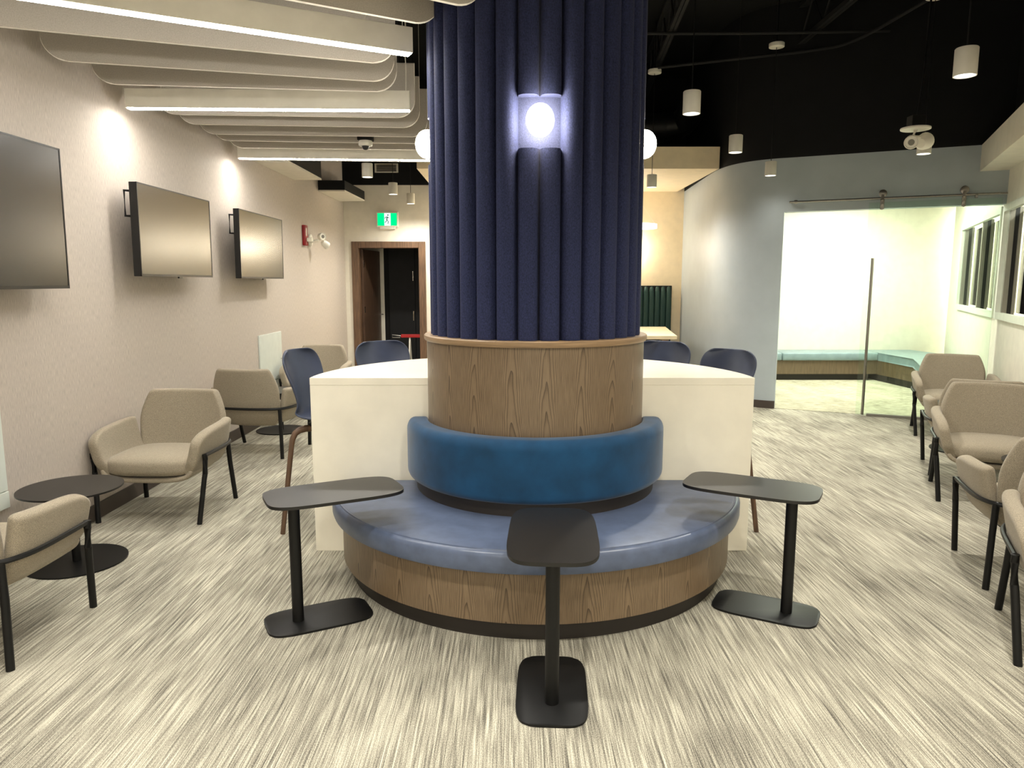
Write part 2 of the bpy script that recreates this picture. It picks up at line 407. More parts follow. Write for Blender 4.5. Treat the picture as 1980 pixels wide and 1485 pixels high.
pr = [(.632, .53)]+ell(-90, 0, .718, .57, .034, .04, 5)+ell(0, 90, .71, .80, .042, .06, 7)+ell(90, 180, .652, .845, .02, .015, 3)
# the two ends of the pad round off toward the counter face
bm = B(); n = 64; cols = []
for k in range(n+1):
    a = -PI+PI*k/n; e = min(k, n-k)/3.0
    sh = 1 if e >= 1 else math.sqrt(max(0.02, 1-(1-e)**2))
    cols.append([bm.verts.new(((.632+(r-.632)*(.75+.25*sh))*math.cos(a), (.632+(r-.632)*(.75+.25*sh))*math.sin(a), .69+(z-.69)*(.86+.14*sh))) for r, z in pr])
for A, Bc in zip(cols, cols[1:]):
    for j in range(len(pr)):
        j2 = (j+1) % len(pr); bm.faces.new((A[j], Bc[j], Bc[j2], A[j2]))
bm.faces.new(cols[0]); bm.faces.new(cols[-1][::-1])
obj('backrest', bm, M['velvet'], bench, True)

ctr = thing('counter', 'half-round cream counter wrapped round the back of the column', 'counter', (CX-.015, CY+.03, 0))
bm = B(); pts = [(1.325*math.cos(PI*k/48), 1.34*math.sin(PI*k/48)) for k in range(49)]
prism(bm, pts, 1.03, 1.075, .002, 1); obj('countertop', bm, M['solid_white'], ctr)
obj('front_panel', box(B(), -1.325, 1.325, .001, .045, 0, 1.03, .002, 1), M['solid_white'], ctr)

# ------------------------------------------------------------------ side tables (C shape, post near the outer end)
def side_table(px, py, ang, label):
    t = thing('side_table', label, 'side table', (px, py, 0), ang, 'black side tables round the bench')
    obj('base', prism(B(), sellipse(.505, .285, 4.6, 60, .10, 0), 0, .010, .003), M['black_metal'], t, True)
    bm = B(); tube(bm, [(0, 0, .01), (0, 0, .618)], .0275, 20); obj('post', bm, M['black_metal'], t, True)
    obj('tabletop', prism(B(), sellipse(.65, .362, 4.4, 64, .195, 0), .617, .632, .005), M['table_top'], t, True)
side_table(.156, 2.635, math.radians(87), 'black metal side table facing the middle of the round bench')
side_table(-1.04, 3.33, math.radians(27), 'black metal side table at the bench end nearest the television wall')
side_table(1.368, 3.42, math.radians(180-29), 'black metal side table at the bench end nearest the glass door')

# ------------------------------------------------------------------ lounge chairs
def lerp_tab(t, tab):
    for (a, va), (b, vb) in zip(tab, tab[1:]):
        if t <= b: return va+(vb-va)*(t-a)/(b-a)
    return tab[-1][1]
def make_lounge(label, loc, rz):
    t = thing('lounge_chair', label, 'armchair', loc, rz, 'taupe tweed lounge chairs')
    # backrest
    zs = [.30, .33, .40, .48, .56, .65, .74, .81, .845]
    hw = [(.30, .22), (.33, .265), (.40, .30), (.48, .318), (.65, .325), (.74, .298), (.81, .268), (.845, .245)]
    yy = [(.30, .20), (.33, .235), (.40, .265), (.48, .285), (.65, .31), (.845, .345)]
    rows = []
    for z in zs:
        w = lerp_tab(z, hw); y = lerp_tab(z, yy)
        rows.append([(u*w, y-.055*u*u, z) for u in (-1, -.9, -.6, -.2, .2, .6, .9, 1)])
    solid(obj('backrest', grid(B(), rows), M['tweed'], t), .06)
    for s in (-1, 1):
        rows = []
        ys = [(-.315, .325, .545), (-.29, .332, .595), (-.20, .344, .630), (-.06, .35, .642), (.08, .352, .650), (.17, .342, .655), (.225, .322, .655)]
        for v in (0, .12, .3, .5, .7, .88, 1):
            row = []
            for y, x, zt in ys:
                zb = .345; z = zb+(zt-zb)*v
                dx = lerp_tab(v, [(0, -.075), (.12, -.045), (.3, -.015), (.5, 0), (1, .030)])
                yo = (.03 if v < .2 else 0) if y < -.28 else 0
                row.append((s*(x+dx), y+yo, z))
            rows.append(row)
        solid(obj('armrest', grid(B(), rows), M['tweed'], t), .07)
    rows = []
    for y, k in ((-.305, .97), (-.28, 1), (-.1, 1), (.1, .97), (.2, .85)):
        rows.append([(x*k, y, z) for x, z in ((-.315, .375), (-.30, .335), (-.24, .308), (-.1, .298), (.1, .298), (.24, .308), (.30, .335), (.315, .375))])
    solid(obj('seat_shell', grid(B(), rows), M['tweed'], t), .035)
    obj('seat_cushion', blob(B(), .645, .56, .145, (0, -.05, .388), 4.0, 7, .022), M['tweed'], t, True, angle=80)
    half_ = [(.392, -.245, .468), (.394, -.10, .468), (.392, .08, .468), (.37, .20, .468), (.31, .285, .468), (.17, .325, .468), (0, .335, .468)]
    path = smooth_path(half_+[(-x, y, z) for x, y, z in half_[-2::-1]], 4)
    obj('rail', tube(B(), path, .0125, 8), M['black_metal'], t, True)
    for s in (-1, 1):
        obj('leg', tube(B(), [(s*.392, -.25, .476), (s*.391, -.247, .44), (s*.385, -.249, .34), (s*.381, -.255, .31), (s*.352, -.305, 0)], .0175, 10), M['black_metal'], t, True)
        obj('leg', tube(B(), [(s*.325, .27, .47), (s*.332, .275, .3), (s*.348, .305, 0)], .0175, 10), M['black_metal'], t, True)
    return t
D = math.radians
ch = make_lounge('taupe tweed lounge chair facing us by the wall, fully in view beside the low table', (-2.475, 5.08, 0), D(-2))
for lab, loc, rz in (
    ('taupe tweed lounge chair, back to us, in front of the low table by the wall', (-2.485, 3.19, 0), D(180)),
    ('taupe tweed lounge chair seen from behind between the slate bar stool and the wall', (-2.45, 6.96, 0), D(172)),
    ('taupe tweed lounge chair half hidden behind the slate bar stool, far along the television wall', (-2.42, 8.95, 0), D(0)),
    ('taupe tweed lounge chair showing only one arm, first in the white wall row', (2.635, 3.04, 0), GA-D(2)),
    ('taupe tweed lounge chair turned away, second in the row along the white wall', (2.975, 3.89, 0), D(180-18)),
    ('taupe tweed lounge chair facing us, third in the row along the white wall', (3.665, 5.42, 0), GA),
    ('taupe tweed lounge chair mostly hidden behind another back, fourth in the white wall row', (4.02, 6.16, 0), D(180)+GA),
    ('taupe tweed lounge chair closest to the sliding glass door, last in the row', (4.785, 7.76, 0), GA)):
    dup(ch, lab, loc, rz)

def low_table(loc, label, first=[None]):
    if first[0] is None:
        t = thing('low_table', label, 'table', loc, 0, 'round black low tables between lounge chairs')
        obj('tabletop', disc(B(), .275, .445, .455, 48, 0, 0, .003), M['table_top'], t, True)
        obj('base', disc(B(), .27, 0, .010, 48, 0, 0, .003), M['black_metal'], t, True)
        obj('post', tube(B(), [(0, 0, .01), (0, 0, .446)], .024, 16), M['black_metal'], t, True); first[0] = t
        return t
    return dup(first[0], label, loc)
low_table((-2.575, 4.10, 0), 'round black low table by the wall beside the pale wall board')
low_table((-2.57, 7.93, 0), 'round black low table behind the slate bar stool, far along the television wall')
low_table((3.56, 4.66, 0), 'round black low table between the second and third chairs along the white wall')
low_table((4.42, 6.98, 0), 'round black low table between the last two chairs by the sliding glass door')

# ------------------------------------------------------------------ bar stools
def make_stool(label, loc, rz):
    t = thing('bar_stool', label, 'bar stool', loc, rz, 'slate bar stools round the counter')
    # shell profile: (y, z, half width, side lift/forward wrap)
    prof = [(-.205, .735, .175, 0), (-.19, .752, .19, .004), (-.12, .752, .205, .012), (0, .745, .215, .022), (.10, .745, .215, .03), (.165, .765, .205, .03),
            (.198, .82, .195, .02), (.215, .90, .19, .0), (.235, .98, .205, -.0), (.262, 1.06, .228, 0), (.285, 1.13, .225, 0), (.297, 1.175, .19, 0), (.30, 1.195, .13, 0)]
    rows = []
    for k, (y, z, w, lift) in enumerate(prof):
        back = k >= 6
        rows.append([(u*w, y-(.075*abs(u)**2.2 if back else .0), z+(lift*abs(u)**2)) for u in (-1, -.85, -.55, -.2, .2, .55, .85, 1)])
    solid(obj('seat_shell', grid(B(), rows), M['poly'], t), .014)
    obj('seat_bracket', blob(B(), .26, .26, .04, (0, 0, .712), 5, 3), M['black_metal'], t, True)
    for sx in (-1, 1):
        for sy in (-1, 1):
            p = [(sx*.04, sy*.04, .688), (sx*.125, sy*.125, .688), (sx*.155, sy*.155, .68), (sx*.175, sy*.175, .66), (sx*.187, sy*.187, .625), (sx*.193, sy*.193, .58), (sx*.25, sy*.25, 0)]
            obj('leg', tube(B(), p, .025, 12, .016), M['walnut'], t, True)
    return t
st = make_stool('slate bar stool side-on at the counter end nearest the television wall', (-1.20, 4.75, 0), D(75))
dup(st, 'slate bar stool back seen over the counter in front of the open brown door', (-.86, 5.30, 0), D(36))
dup(st, 'slate bar stool back partly hidden by the column, in front of the green banquette', (1.02, 5.27, 0), D(-33))
dup(st, 'slate bar stool back over the counter corner nearest the glass door', (1.27, 4.67, 0), D(-54))

# ------------------------------------------------------------------ felt baffles and light bars overhead
def baffle(x0, y0, x1, y1, label, first={}):
    L = math.hypot(x1-x0, y1-y0); a = math.atan2(y1-y0, x1-x0)
    t = thing('ceiling_baffle', label, 'ceiling baffle', (x0, y0, 2.95), a, 'grey felt ceiling baffles')
    r = .14; h = .42; P = [(0, h), (0, r)]
    for k in range(1, 9): b = PI+PI/2*k/8; P.append((r+r*math.cos(b), r+r*math.sin(b)))
    for k in range(9): b = 1.5*PI+PI/2*k/8; P.append((L-r+r*math.cos(b), r+r*math.sin(b)))
    P.append((L, h))
    bm = B(); prism(bm, P, -.012, .012, .004, 1)
    bmesh.ops.transform(bm, matrix=Matrix.Rotation(PI/2, 4, 'X'), verts=bm.verts)
    bm.normal_update()
    for f in bm.faces:
        if abs(f.normal.y) < .9: f.material_index = 1
    obj('felt_panel', bm, [M['felt_fin'], M['fin_edge_lit']], t)
    for x in (.3, L-.3): obj('hanger', tube(B(), [(x, 0, h-.01), (x, 0, ZC-2.95)], .003, 6), M['black_metal'], t)
def light_bar(x0, y0, x1, y1, label):
    L = math.hypot(x1-x0, y1-y0); a = math.atan2(y1-y0, x1-x0)
    t = thing('light_bar', label, 'ceiling light', (x0, y0, 2.885), a, 'linear light bars between the baffles')
    obj('housing', box(B(), 0, L, -.032, .032, .006, .14, .002, 1), M['white_metal'], t)
    obj('diffuser', box(B(), .01, L-.01, -.027, .027, 0, .008), M['em_bar'], t)
    for x in (.25, L-.25): obj('hanger', tube(B(), [(x, 0, .13), (x, 0, ZC-2.885)], .002, 6), M['white_metal'], t)
    obj('power_cord', tube(B(), smooth_path([(L-.03, 0, .14), (L-.03, .02, .35), (L-.05, .03, .6), (L-.03, 0, 1.2), (L-.03, 0, ZC-2.885)], 4), .004, 6), M['white_metal'], t, True)
bars = [(-2.75, 3.13, -.56, 4.24, 'glowing light bar slanting overhead, longest and brightest of the set'),
        (-2.80, 5.50, -.75, 5.57, 'glowing light bar above the middle television'),
        (-2.80, 7.66, -.70, 7.79, 'glowing light bar past the small camera dome, last of the set')]
for b in bars: light_bar(*b)
for b in ((-2.6, 2.3, -.14, 3.75, 'grey felt baffle reaching farthest out, only its rounded tip showing by the column'),
          (-2.7, 2.7, -.37, 3.99, 'grey felt baffle just in front of the brightest slanting light bar'),
          (-2.8, 3.93, -.71, 4.65, 'first grey felt baffle past the slanting light bar'),
          (-2.8, 4.54, -.78, 5.045, 'second grey felt baffle past the slanting light bar'),
          (-2.8, 5.07, -.80, 5.285, 'third grey felt baffle, just before the light bar over the middle television'),
          (-2.8, 5.96, -.78, 6.09, 'first grey felt baffle past the light bar over the middle television'),
          (-2.8, 6.32, -.79, 6.47, 'second grey felt baffle past the light bar over the middle television'),
          (-2.8, 6.73, -.77, 6.87, 'third grey felt baffle past the light bar over the middle television'),
          (-2.8, 7.03, -.76, 7.2, 'fourth grey felt baffle, directly by the small camera dome'),
          (-2.8, 7.40, -.76, 7.53, 'grey felt baffle directly before the last light bar'),
          (-2.8, 8.12, -.78, 8.28, 'last grey felt baffle, past every light bar')): baffle(*b)
for k, (y, pw) in enumerate(((2.95, .8), (4.80, 1.0), (6.56, 1.0))):
    t = thing('spotlight', ['small black spotlight above the widest television', 'small black spotlight above the gap between first and second televisions', 'small black spotlight above the gap between second and third televisions'][k], 'spotlight', (-2.36, y, 3.07), 0, 'wall spots above the baffles')
    obj('can', lathe(B(), [(.001, .12), (.04, .12), (.04, 0), (.034, 0), (.034, .1), (.001, .1)], 16), M['black_metal'], t, True)
    obj('stem', tube(B(), [(0, 0, .12), (0, 0, ZC-3.07)], .006, 6), M['black_metal'], t)
    spot('wash_lamp', (0, 0, .09), P_WASH*pw, WHITE, 112, 1.0, .03, t, (0, D(20), 0))
dm = thing('camera_dome', 'small white security camera dome hanging under the baffles', 'camera', (-1.385, 7.10, 2.90))
obj('dome_housing', lathe(B(), [(.001, .06), (.06, .06), (.065, .05), (.065, .022), (.058, .012), (.04, .01), (.001, .01)], 24), M['white_metal'], dm, True)
bm = B(); bmesh.ops.create_uvsphere(bm, u_segments=16, v_segments=10, radius=.036, matrix=Matrix.Translation((0, -.01, .01))); obj('lens', bm, M['bezel'], dm, True)
obj('mount_box', box(B(), -.07, .07, -.05, .05, .06, .13, .004), M['black_metal'], dm)
obj('stem', tube(B(), [(0, 0, .13), (0, 0, ZC-2.9)], .01, 8), M['black_metal'], dm)

# ------------------------------------------------------------------ televisions
def tv(x, y0, y1, z0, z1, tilt, label):
    w = y1-y0; h = z1-z0
    t = thing('television', label, 'television', (x, (y0+y1)/2, (z0+z1)/2), 0, 'wall televisions')
    t.rotation_euler = (0, tilt, 0)
    obj('cabinet', box(B(), -.055, 0, -w/2, w/2, -h/2, h/2, .004), M['bezel'], t)
    obj('screen', box(B(), -.004, .0015, -w/2+.009, w/2-.009, -h/2+.018, h/2-.009), M['screen'], t)
    bm = B()
    for a in ((-w/2, -w/2+.009, -h/2, h/2), (w/2-.009, w/2, -h/2, h/2), (-w/2, w/2, h/2-.009, h/2), (-w/2, w/2, -h/2, -h/2+.018)): box(bm, -.004, .004, *a)
    obj('bezel_frame', bm, M['bezel'], t)
    obj('sensor', box(B(), -.01, .003, -.03, .03, -h/2-.012, -h/2), M['bezel'], t)
    b = obj('wall_bracket', box(B(), -(x-XL)-.0, -.055, -.25, .25, -.14, .14), M['black_metal'], t)
    obj('bracket_arm', tube(B(), [(-.055, -w/2+.06, h/2-.06), (-.10, -w/2+.02, h/2-.06), (-.10, -w/2+.02, h/2-.24), (-.055, -w/2+.06, h/2-.24)], .010, 8), M['black_metal'], t, True)
tv(-2.72, 3.02, 4.495, 1.60, 2.43, D(.6), 'widest wall television, cut off by the picture edge')
tv(-2.71, 5.36, 6.63, 1.68, 2.355, D(.6), 'middle wall television of the three on the woven grey wall')
tv(-2.71, 7.33, 8.69, 1.675, 2.36, D(.6), 'smallest looking wall television, closest to the red alarm strobe')

# ------------------------------------------------------------------ things on the left and back walls
def wboard(y0, y1, z0, z1, label):
    t = thing('wall_board', label, 'wall panel', (XL, (y0+y1)/2, z0), 0, 'pale boards on the television wall')
    w = (y1-y0)/2; h = z1-z0
    obj('board', box(B(), 0, .016, -w, w, .10, h, .002, 1), M['panel_white'], t)
    obj('lower_strip', box(B(), 0, .02, -w, w, 0, .095, .002, 1), M['panel_white'], t)
    bm = B()
    for z in (h*.55, h*.8): disc(bm, .006, 0, .003, 8)
    bmesh.ops.transform(bm, matrix=Matrix.Translation((.016, w-.05, h*.5)) @ Matrix.Rotation(PI/2, 4, 'Y'), verts=bm.verts)
    obj('screw', bm, M['chrome'], t)
wboard(2.9, 4.02, .36, 1.06, 'pale flat board on the wall beside the low table, cut by the picture edge')
wboard(8.25, 9.05, .36, 1.03, 'pale flat board on the wall behind the slate bar stool')
fs = thing('fire_strobe', 'red fire alarm strobe on the woven grey wall', 'alarm', (XL, 10.25, 2.14))
obj('housing', box(B(), 0, .05, -.06, .06, 0, .28, .01), M['red_dark'], fs, True)
obj('strobe_lens', box(B(), .05, .13, -.04, .045, .05, .11, .015), M['clear'], fs, True)
obj('grille', box(B(), .05, .054, -.045, -.005, .13, .24), M['clear'], fs)
def head(parent, p, d, r=.055):
    q = Vector(d).normalized().to_track_quat('Z', 'Y').to_matrix().to_4x4()
    bm = lathe(B(), [(.001, -.06), (r*.55, -.055), (r*.9, -.02), (r, .045), (r*.9, .05), (r*.8, .042), (.001, .042)], 20)
    bmesh.ops.transform(bm, matrix=Matrix.Translation(p) @ q, verts=bm.verts)
    h = obj('lamp_head', bm, M['white_metal'], parent, True)
    bm = lathe(B(), [(.001, .046), (r*.45, .046), (r*.45, .043), (.001, .043)], 14); bmesh.ops.transform(bm, matrix=Matrix.Translation(p) @ q, verts=bm.verts)
    obj('lens', bm, M['win_grey'], h)
el = thing('emergency_light', 'white twin-head emergency light on the woven grey wall beside the strobe', 'emergency light', (XL, 10.55, 2.23))
bm = disc(B(), .085, 0, .03, 24, 0, 0, .008); bmesh.ops.transform(bm, matrix=Matrix.Rotation(PI/2, 4, 'Y'), verts=bm.verts); obj('back_plate', bm, M['white_metal'], el, True)
obj('neck', tube(B(), [(.02, 0, -.02), (.12, .02, 0)], .02, 10), M['white_metal'], el, True)
head(el, (.17, .0, .05), (.75, -.65, 0)); head(el, (.21, .05, -.05), (.5, .7, -.5))
e2 = thing('emergency_light', 'white twin-head emergency light hanging from the black ceiling near the pendants', 'emergency light', (3.62, 6.75, 2.96))
obj('canopy_plate', disc(B(), .125, .03, .05, 28, 0, 0, .006), M['white_metal'], e2, True)
obj('junction_box', box(B(), -.06, .06, -.05, .05, .05, .15, .004), M['black_metal'], e2)
obj('conduit', tube(B(), smooth_path([(0, 0, .14), (.03, .0, .4), (.06, .02, 1.0), (.07, .02, ZC-2.98)], 4), .009, 8), M['black_metal'], e2, True)
obj('neck', tube(B(), [(0, 0, .035), (-.02, 0, -.03), (.06, 0, -.04)], .022, 10), M['white_metal'], e2, True)
head(e2, (-.055, -.05, -.08), (-.45, -.8, -.3), .06); head(e2, (.09, .02, -.07), (.7, .5, .3), .075)

# soffit shelves near the left wall (white underside, black sides)
def soffit(poly, z, h, label):
    t = thing('hanging_soffit', label, 'soffit', (0, 0, 0), 0, 'boxed soffits along the television wall')
    obj('underside', prism(B(), poly, z, z+.02), M['wall_white'], t); obj('box', prism(B(), poly, z+.02, z+h), M['black_paint'], t)
soffit([(XL+.005, 8.33), (-2.53, 8.45), (-2.53, 9.9), (XL+.005, 9.9)], 2.98, .4, 'boxed soffit with white underside directly past the last baffle')
soffit([(XL+.005, 11.12), (-2.50, 11.12), (-2.47, 12.45), (XL+.005, 12.5)], 2.98, .16, 'boxed soffit with white underside in the corner over the red strobe')
vt = thing('air_vent', 'white slotted air vent on the black wall above the exit sign', 'vent', (-2.14, YB-.012, 3.56))
obj('frame', box(B(), -.2, .2, -.012, 0, -.075, .075), M['white_metal'], vt)
for k in range(6): obj('slat', box(B(), -.17, .17, -.02, -.012, -.058+k*.02, -.047+k*.02), M['bezel'], vt)

ex = thing('exit_sign', 'green running-man exit sign above the open brown door', 'sign', (-2.14, YB, 2.70))
obj('housing', box(B(), -.185, .185, -.07, 0, -.125, .125, .006), M['white_metal'], ex)
obj('green_field', box(B(), -.165, -.048, -.073, -.069, -.105, .105), M['em_green'], ex)
obj('green_field', box(B(), .06, .165, -.073, -.069, -.105, .105), M['em_green'], ex)
obj('white_field', box(B(), -.048, .06, -.073, -.069, -.105, .105), M['em_white'], ex)
bm = B()
def limb(a, b, w=.012): 
    a, b = Vector((a[0], -.0745, a[1])), Vector((b[0], -.0745, b[1])); tube(bm, [a, b], w/2, 6)
limb((.005, .045), (-.004, -.005), .02); limb((-.03, .035), (.01, .04)); limb((-.03, .035), (-.035, .012)); limb((.01, .04), (.035, .02))
limb((-.004, -.005), (.02, -.035)); limb((.02, -.035), (.012, -.075)); limb((-.004, -.005), (-.018, -.04)); limb((-.018, -.04), (-.042, -.05))
bmesh.ops.create_uvsphere(bm, u_segments=10, v_segments=8, radius=.012, matrix=Matrix.Translation((.016, -.0745, .072)))
obj('running_figure', bm, M['exit_figure'], ex)
bm = B(); obj('lower_cap', box(bm, -.13, .13, -.06, -.0, -.16, -.125, .004), M['white_metal'], ex)

# open brown door in the back wall
d1 = sroot('door_1', (0, 0, 0))
bm = B(); box(bm, -2.78, -2.66, YB-.03, YB+.16, 0, 2.33, .006); obj('jamb', bm, M['brown_frame'], d1)
bm = B(); box(bm, -1.62, -1.50, YB-.03, YB+.16, 0, 2.33, .006); obj('jamb', bm, M['brown_frame'], d1)
bm = B(); box(bm, -2.66, -1.62, YB-.03, YB+.16, 2.22, 2.33, .006); obj('head', bm, M['brown_frame'], d1)
leaf = obj('door_leaf', box(B(), 0, .98, -.022, .022, .012, 2.205, .003), M['brown_wood'], d1, loc=(-2.635, YB+.13, 0), rotz=D(83))
for z in (.35, 1.15, 1.95): obj('hinge', box(B(), -.006, .04, -.03, -.02, z-.055, z+.055), M['chrome'], leaf)
hd = obj('lever_handle', tube(B(), [(.91, -.022, 1.03), (.91, -.075, 1.03), (.90, -.085, 1.03), (.79, -.085, 1.035)], .010, 8), M['chrome'], leaf, True)
cb = thing('dark_cupboard', 'tall black cupboard doors beyond the open brown door', 'cupboard', (-1.9, 13.88, 0))
obj('door_panel', box(B(), -.43, .06, -.03, 0, .05, 2.5, .003), M['black_steel'], cb)
obj('door_panel', box(B(), .067, .55, -.03, 0, .05, 2.5, .003), M['black_steel'], cb)
for z in (1.0, 1.75): obj('pull', box(B(), .02, .032, -.05, -.03, z-.09, z+.09), M['chrome'], cb)
sw = thing('sawhorse', 'red topped trestle with pale legs standing in the doorway', 'trestle', (-1.83, 13.25, -.14))
obj('beam', box(B(), -.20, .35, -.04, .04, .77, .83, .008), M['red'], sw)
obj('clamp', tube(B(), [(-.20, 0, .80), (-.36, 0, .82), (-.36, 0, .77), (-.22, 0, .77)], .010, 6), M['steel'], sw, True)
for x in (-.04, .27):
    for y in (-.22, .22): obj('leg', tube(B(), [(x, 0, .77), (x, y, .14)], .016, 8), M['white_metal'], sw)

# ------------------------------------------------------------------ alcove beyond the counter
bk = struct(obj('trim_bulkhead', box(B(), -1.3, 2.83, 10.2, YB-.02, 3.17, 3.46), M['wall_cream']))
bq = thing('banquette', 'dark green channel-tufted banquette back in the cream alcove', 'banquette', (1.9, YB-.05, 0))
for k in range(18):
    x = .86-(k+1)*.098
    obj('channel', blob(B(), .096, .10, 1.02, (x+.049, -.06, 1.05), 4, 3), M['green_channel'], bq, True, angle=80)
obj('seat_base', box(B(), -.9, .86, -.55, 0, 0, .45, .02), M['green_channel'], bq)
obj('back_board', box(B(), -.92, .875, -.03, .02, 0, 1.575, .008), M['black_metal'], bq)
ft = thing('booth_table', 'pale topped table with wooden leg in front of the green banquette', 'table', (0, 0, 0))
obj('tabletop', prism(B(), [(1.15, 9.95), (2.27, 9.95), (2.54, 12.0), (1.15, 12.0)], .855, .905, .004), M['wall_cream'], ft)
obj('leg', box(B(), 2.08, 2.18, 10.05, 10.25, 0, .855), M['wood_edge'], ft); obj('leg', box(B(), 1.2, 1.3, 10.05, 10.25, 0, .855), M['wood_edge'], ft)
obj('modesty_panel', box(B(), 1.3, 2.08, 10.2, 10.23, .2, .855), M['black_metal'], ft)
rl = thing('ring_pendant', 'glowing white ring pendant behind the column in the cream alcove', 'pendant light', (1.92, 11.6, 2.5))
obj('ring', lathe(B(), [(.31, -.03), (.35, -.03), (.35, .03), (.31, .03)], 48, closed_prof=True), M['em_ring'], rl, True)
for a in (0, 2.1, 4.2): obj('cable', tube(B(), [(.33*math.cos(a), .33*math.sin(a), .03), (0, 0, .5)], .002, 6), M['white_metal'], rl)
obj('stem', tube(B(), [(0, 0, .5), (0, 0, .67)], .004, 6), M['white_metal'], rl)
for x, lab in ((2.02, 'warm globe lamp on the cream alcove wall over the green banquette end'), (.55, 'warm globe lamp on the alcove wall hidden behind the column'), (-.75, 'warm globe lamp on the alcove wall between column and exit door')):
    al = thing('globe_lamp', lab, 'wall lamp', (x, YB-.02, 2.2), 0, 'globe lamps on the alcove wall')
    bm = B(); bmesh.ops.create_uvsphere(bm, u_segments=20, v_segments=14, radius=.10, matrix=Matrix.Translation((0, -.14, 0))); obj('globe', bm, M['em_globe'], al, True)
    obj('arm', tube(B(), [(0, 0, 0), (0, -.06, 0)], .03, 12), M['white_metal'], al)

# ------------------------------------------------------------------ sliding glass door, inner room
d2 = sroot('door_2', (OX, OY, 0), GA)
obj('glass_panel', box(B(), .955, 2.30, -.075, -.063, .012, 2.575), M['glass_door'], d2)
obj('rail', tube(B(), [(.06, -.08, 2.62), (2.34, -.08, 2.62)], .0125, 12), M['steel'], d2, True)
obj('rail_stop', tube(B(), [(.12, -.08, 2.62), (.155, -.08, 2.62)], .024, 12), M['steel'], d2, True)
obj('rail_stop', tube(B(), [(2.03, -.08, 2.605), (2.055, -.08, 2.605)], .024, 12), M['steel'], d2, True)
for s in (.08, .7, 1.5, 2.2): obj('standoff', tube(B(), [(s, -.08, 2.62), (s, 0, 2.62)], .010, 8), M['steel'], d2, True)
for s in (1.095, 1.925):
    h = obj('hanger', box(B(), s-.022, s+.022, -.092, -.078, 2.49, 2.67, .006), M['steel'], d2, True)
    bm = disc(B(), .045, -.012, .012, 24, 0, 0, .004); bmesh.ops.transform(bm, matrix=Matrix.Translation((s, -.08, 2.675)) @ Matrix.Rotation(PI/2, 4, 'X'), verts=bm.verts); obj('roller', bm, M['steel'], h, True)
    for z in (2.50, 2.55, 2.60):
        bm = disc(B(), .016, 0, .012, 12, 0, 0, .003); bmesh.ops.transform(bm, matrix=Matrix.Translation((s, -.092, z)) @ Matrix.Rotation(PI/2, 4, 'X'), verts=bm.verts); obj('bolt', bm, M['steel'], h, True)
pb = obj('pull_bar', tube(B(), [(1.032, -.12, .02), (1.032, -.12, 1.92)], .0165, 14), M['steel'], d2, True)
for z in (.25, .98, 1.7): obj('pull_standoff', tube(B(), [(1.032, -.12, z), (1.032, -.06, z)], .012, 8), M['steel'], pb, True)
obj('floor_track', box(B(), 1.08, 2.34, -.10, -.04, 0.001, .03, .002, 1), M['win_grey'], d2)
ib = thing('built_in_bench', 'pale blue cushioned bench with wooden base in the bright room', 'bench', (0, 0, 0))
obj('kick', box(B(), 3.3, 6.0, 12.10, 12.58, 0.004, .11), M['kick'], ib)
obj('wood_base', box(B(), 3.3, 6.15, 12.04, 12.58, .11, .34), M['wood_bench'], ib)
for a, b in ((3.3, 4.5), (4.505, 6.1)): obj('cushion', box(B(), a, b, 12.0, 12.59, .34, .47, .025, 3), M['vinyl_blue'], ib, True)
wing = [OF(1.78, 1.5), OF(2.33, 1.5), OF(2.33, 3.7), Vector((6.95, 12.58, 0)), Vector((6.1, 12.58, 0)), Vector((6.1, 12.02, 0)), OF(1.78, 2.7)]
def sc(p, k): 
    c = sum(wing, Vector())/len(wing); return [((q.x-c.x)*k+c.x, (q.y-c.y)*k+c.y) for q in wing]
obj('kick', prism(B(), sc(wing, .95), .004, .11), M['kick'], ib); obj('wood_base', prism(B(), sc(wing, .98), .11, .34), M['wood_bench'], ib)
obj('cushion', prism(B(), sc(wing, .995), .34, .47, .02), M['vinyl_blue'], ib)
def troffer(p, rot, label, w=1.2, d=.6):
    t = thing('troffer', label, 'ceiling light', p, rot, 'flat ceiling panels of the glazed rooms')
    obj('frame', box(B(), -w/2-.03, w/2+.03, -d/2-.03, d/2+.03, -.01, 0), M['white_metal'], t)
    obj('diffuser', box(B(), -w/2, w/2, -d/2, d/2, -.016, -.008), M['em_trof'], t)
troffer((4.6, 10.4, 3.0), GA, 'flat ceiling light inside the bright room near the sliding door')
troffer((5.6, 11.3, 3.0), GA, 'flat ceiling light inside the bright room over the blue bench')
troffer(OF(3.2, 3.4, 3.0), GA, 'flat ceiling light in the passage behind the inner window', .6, 2.0)
troffer(OF(3.3, -1.6, 3.0), GA, 'flat ceiling light in the passage behind the main room window', .6, 2.0)

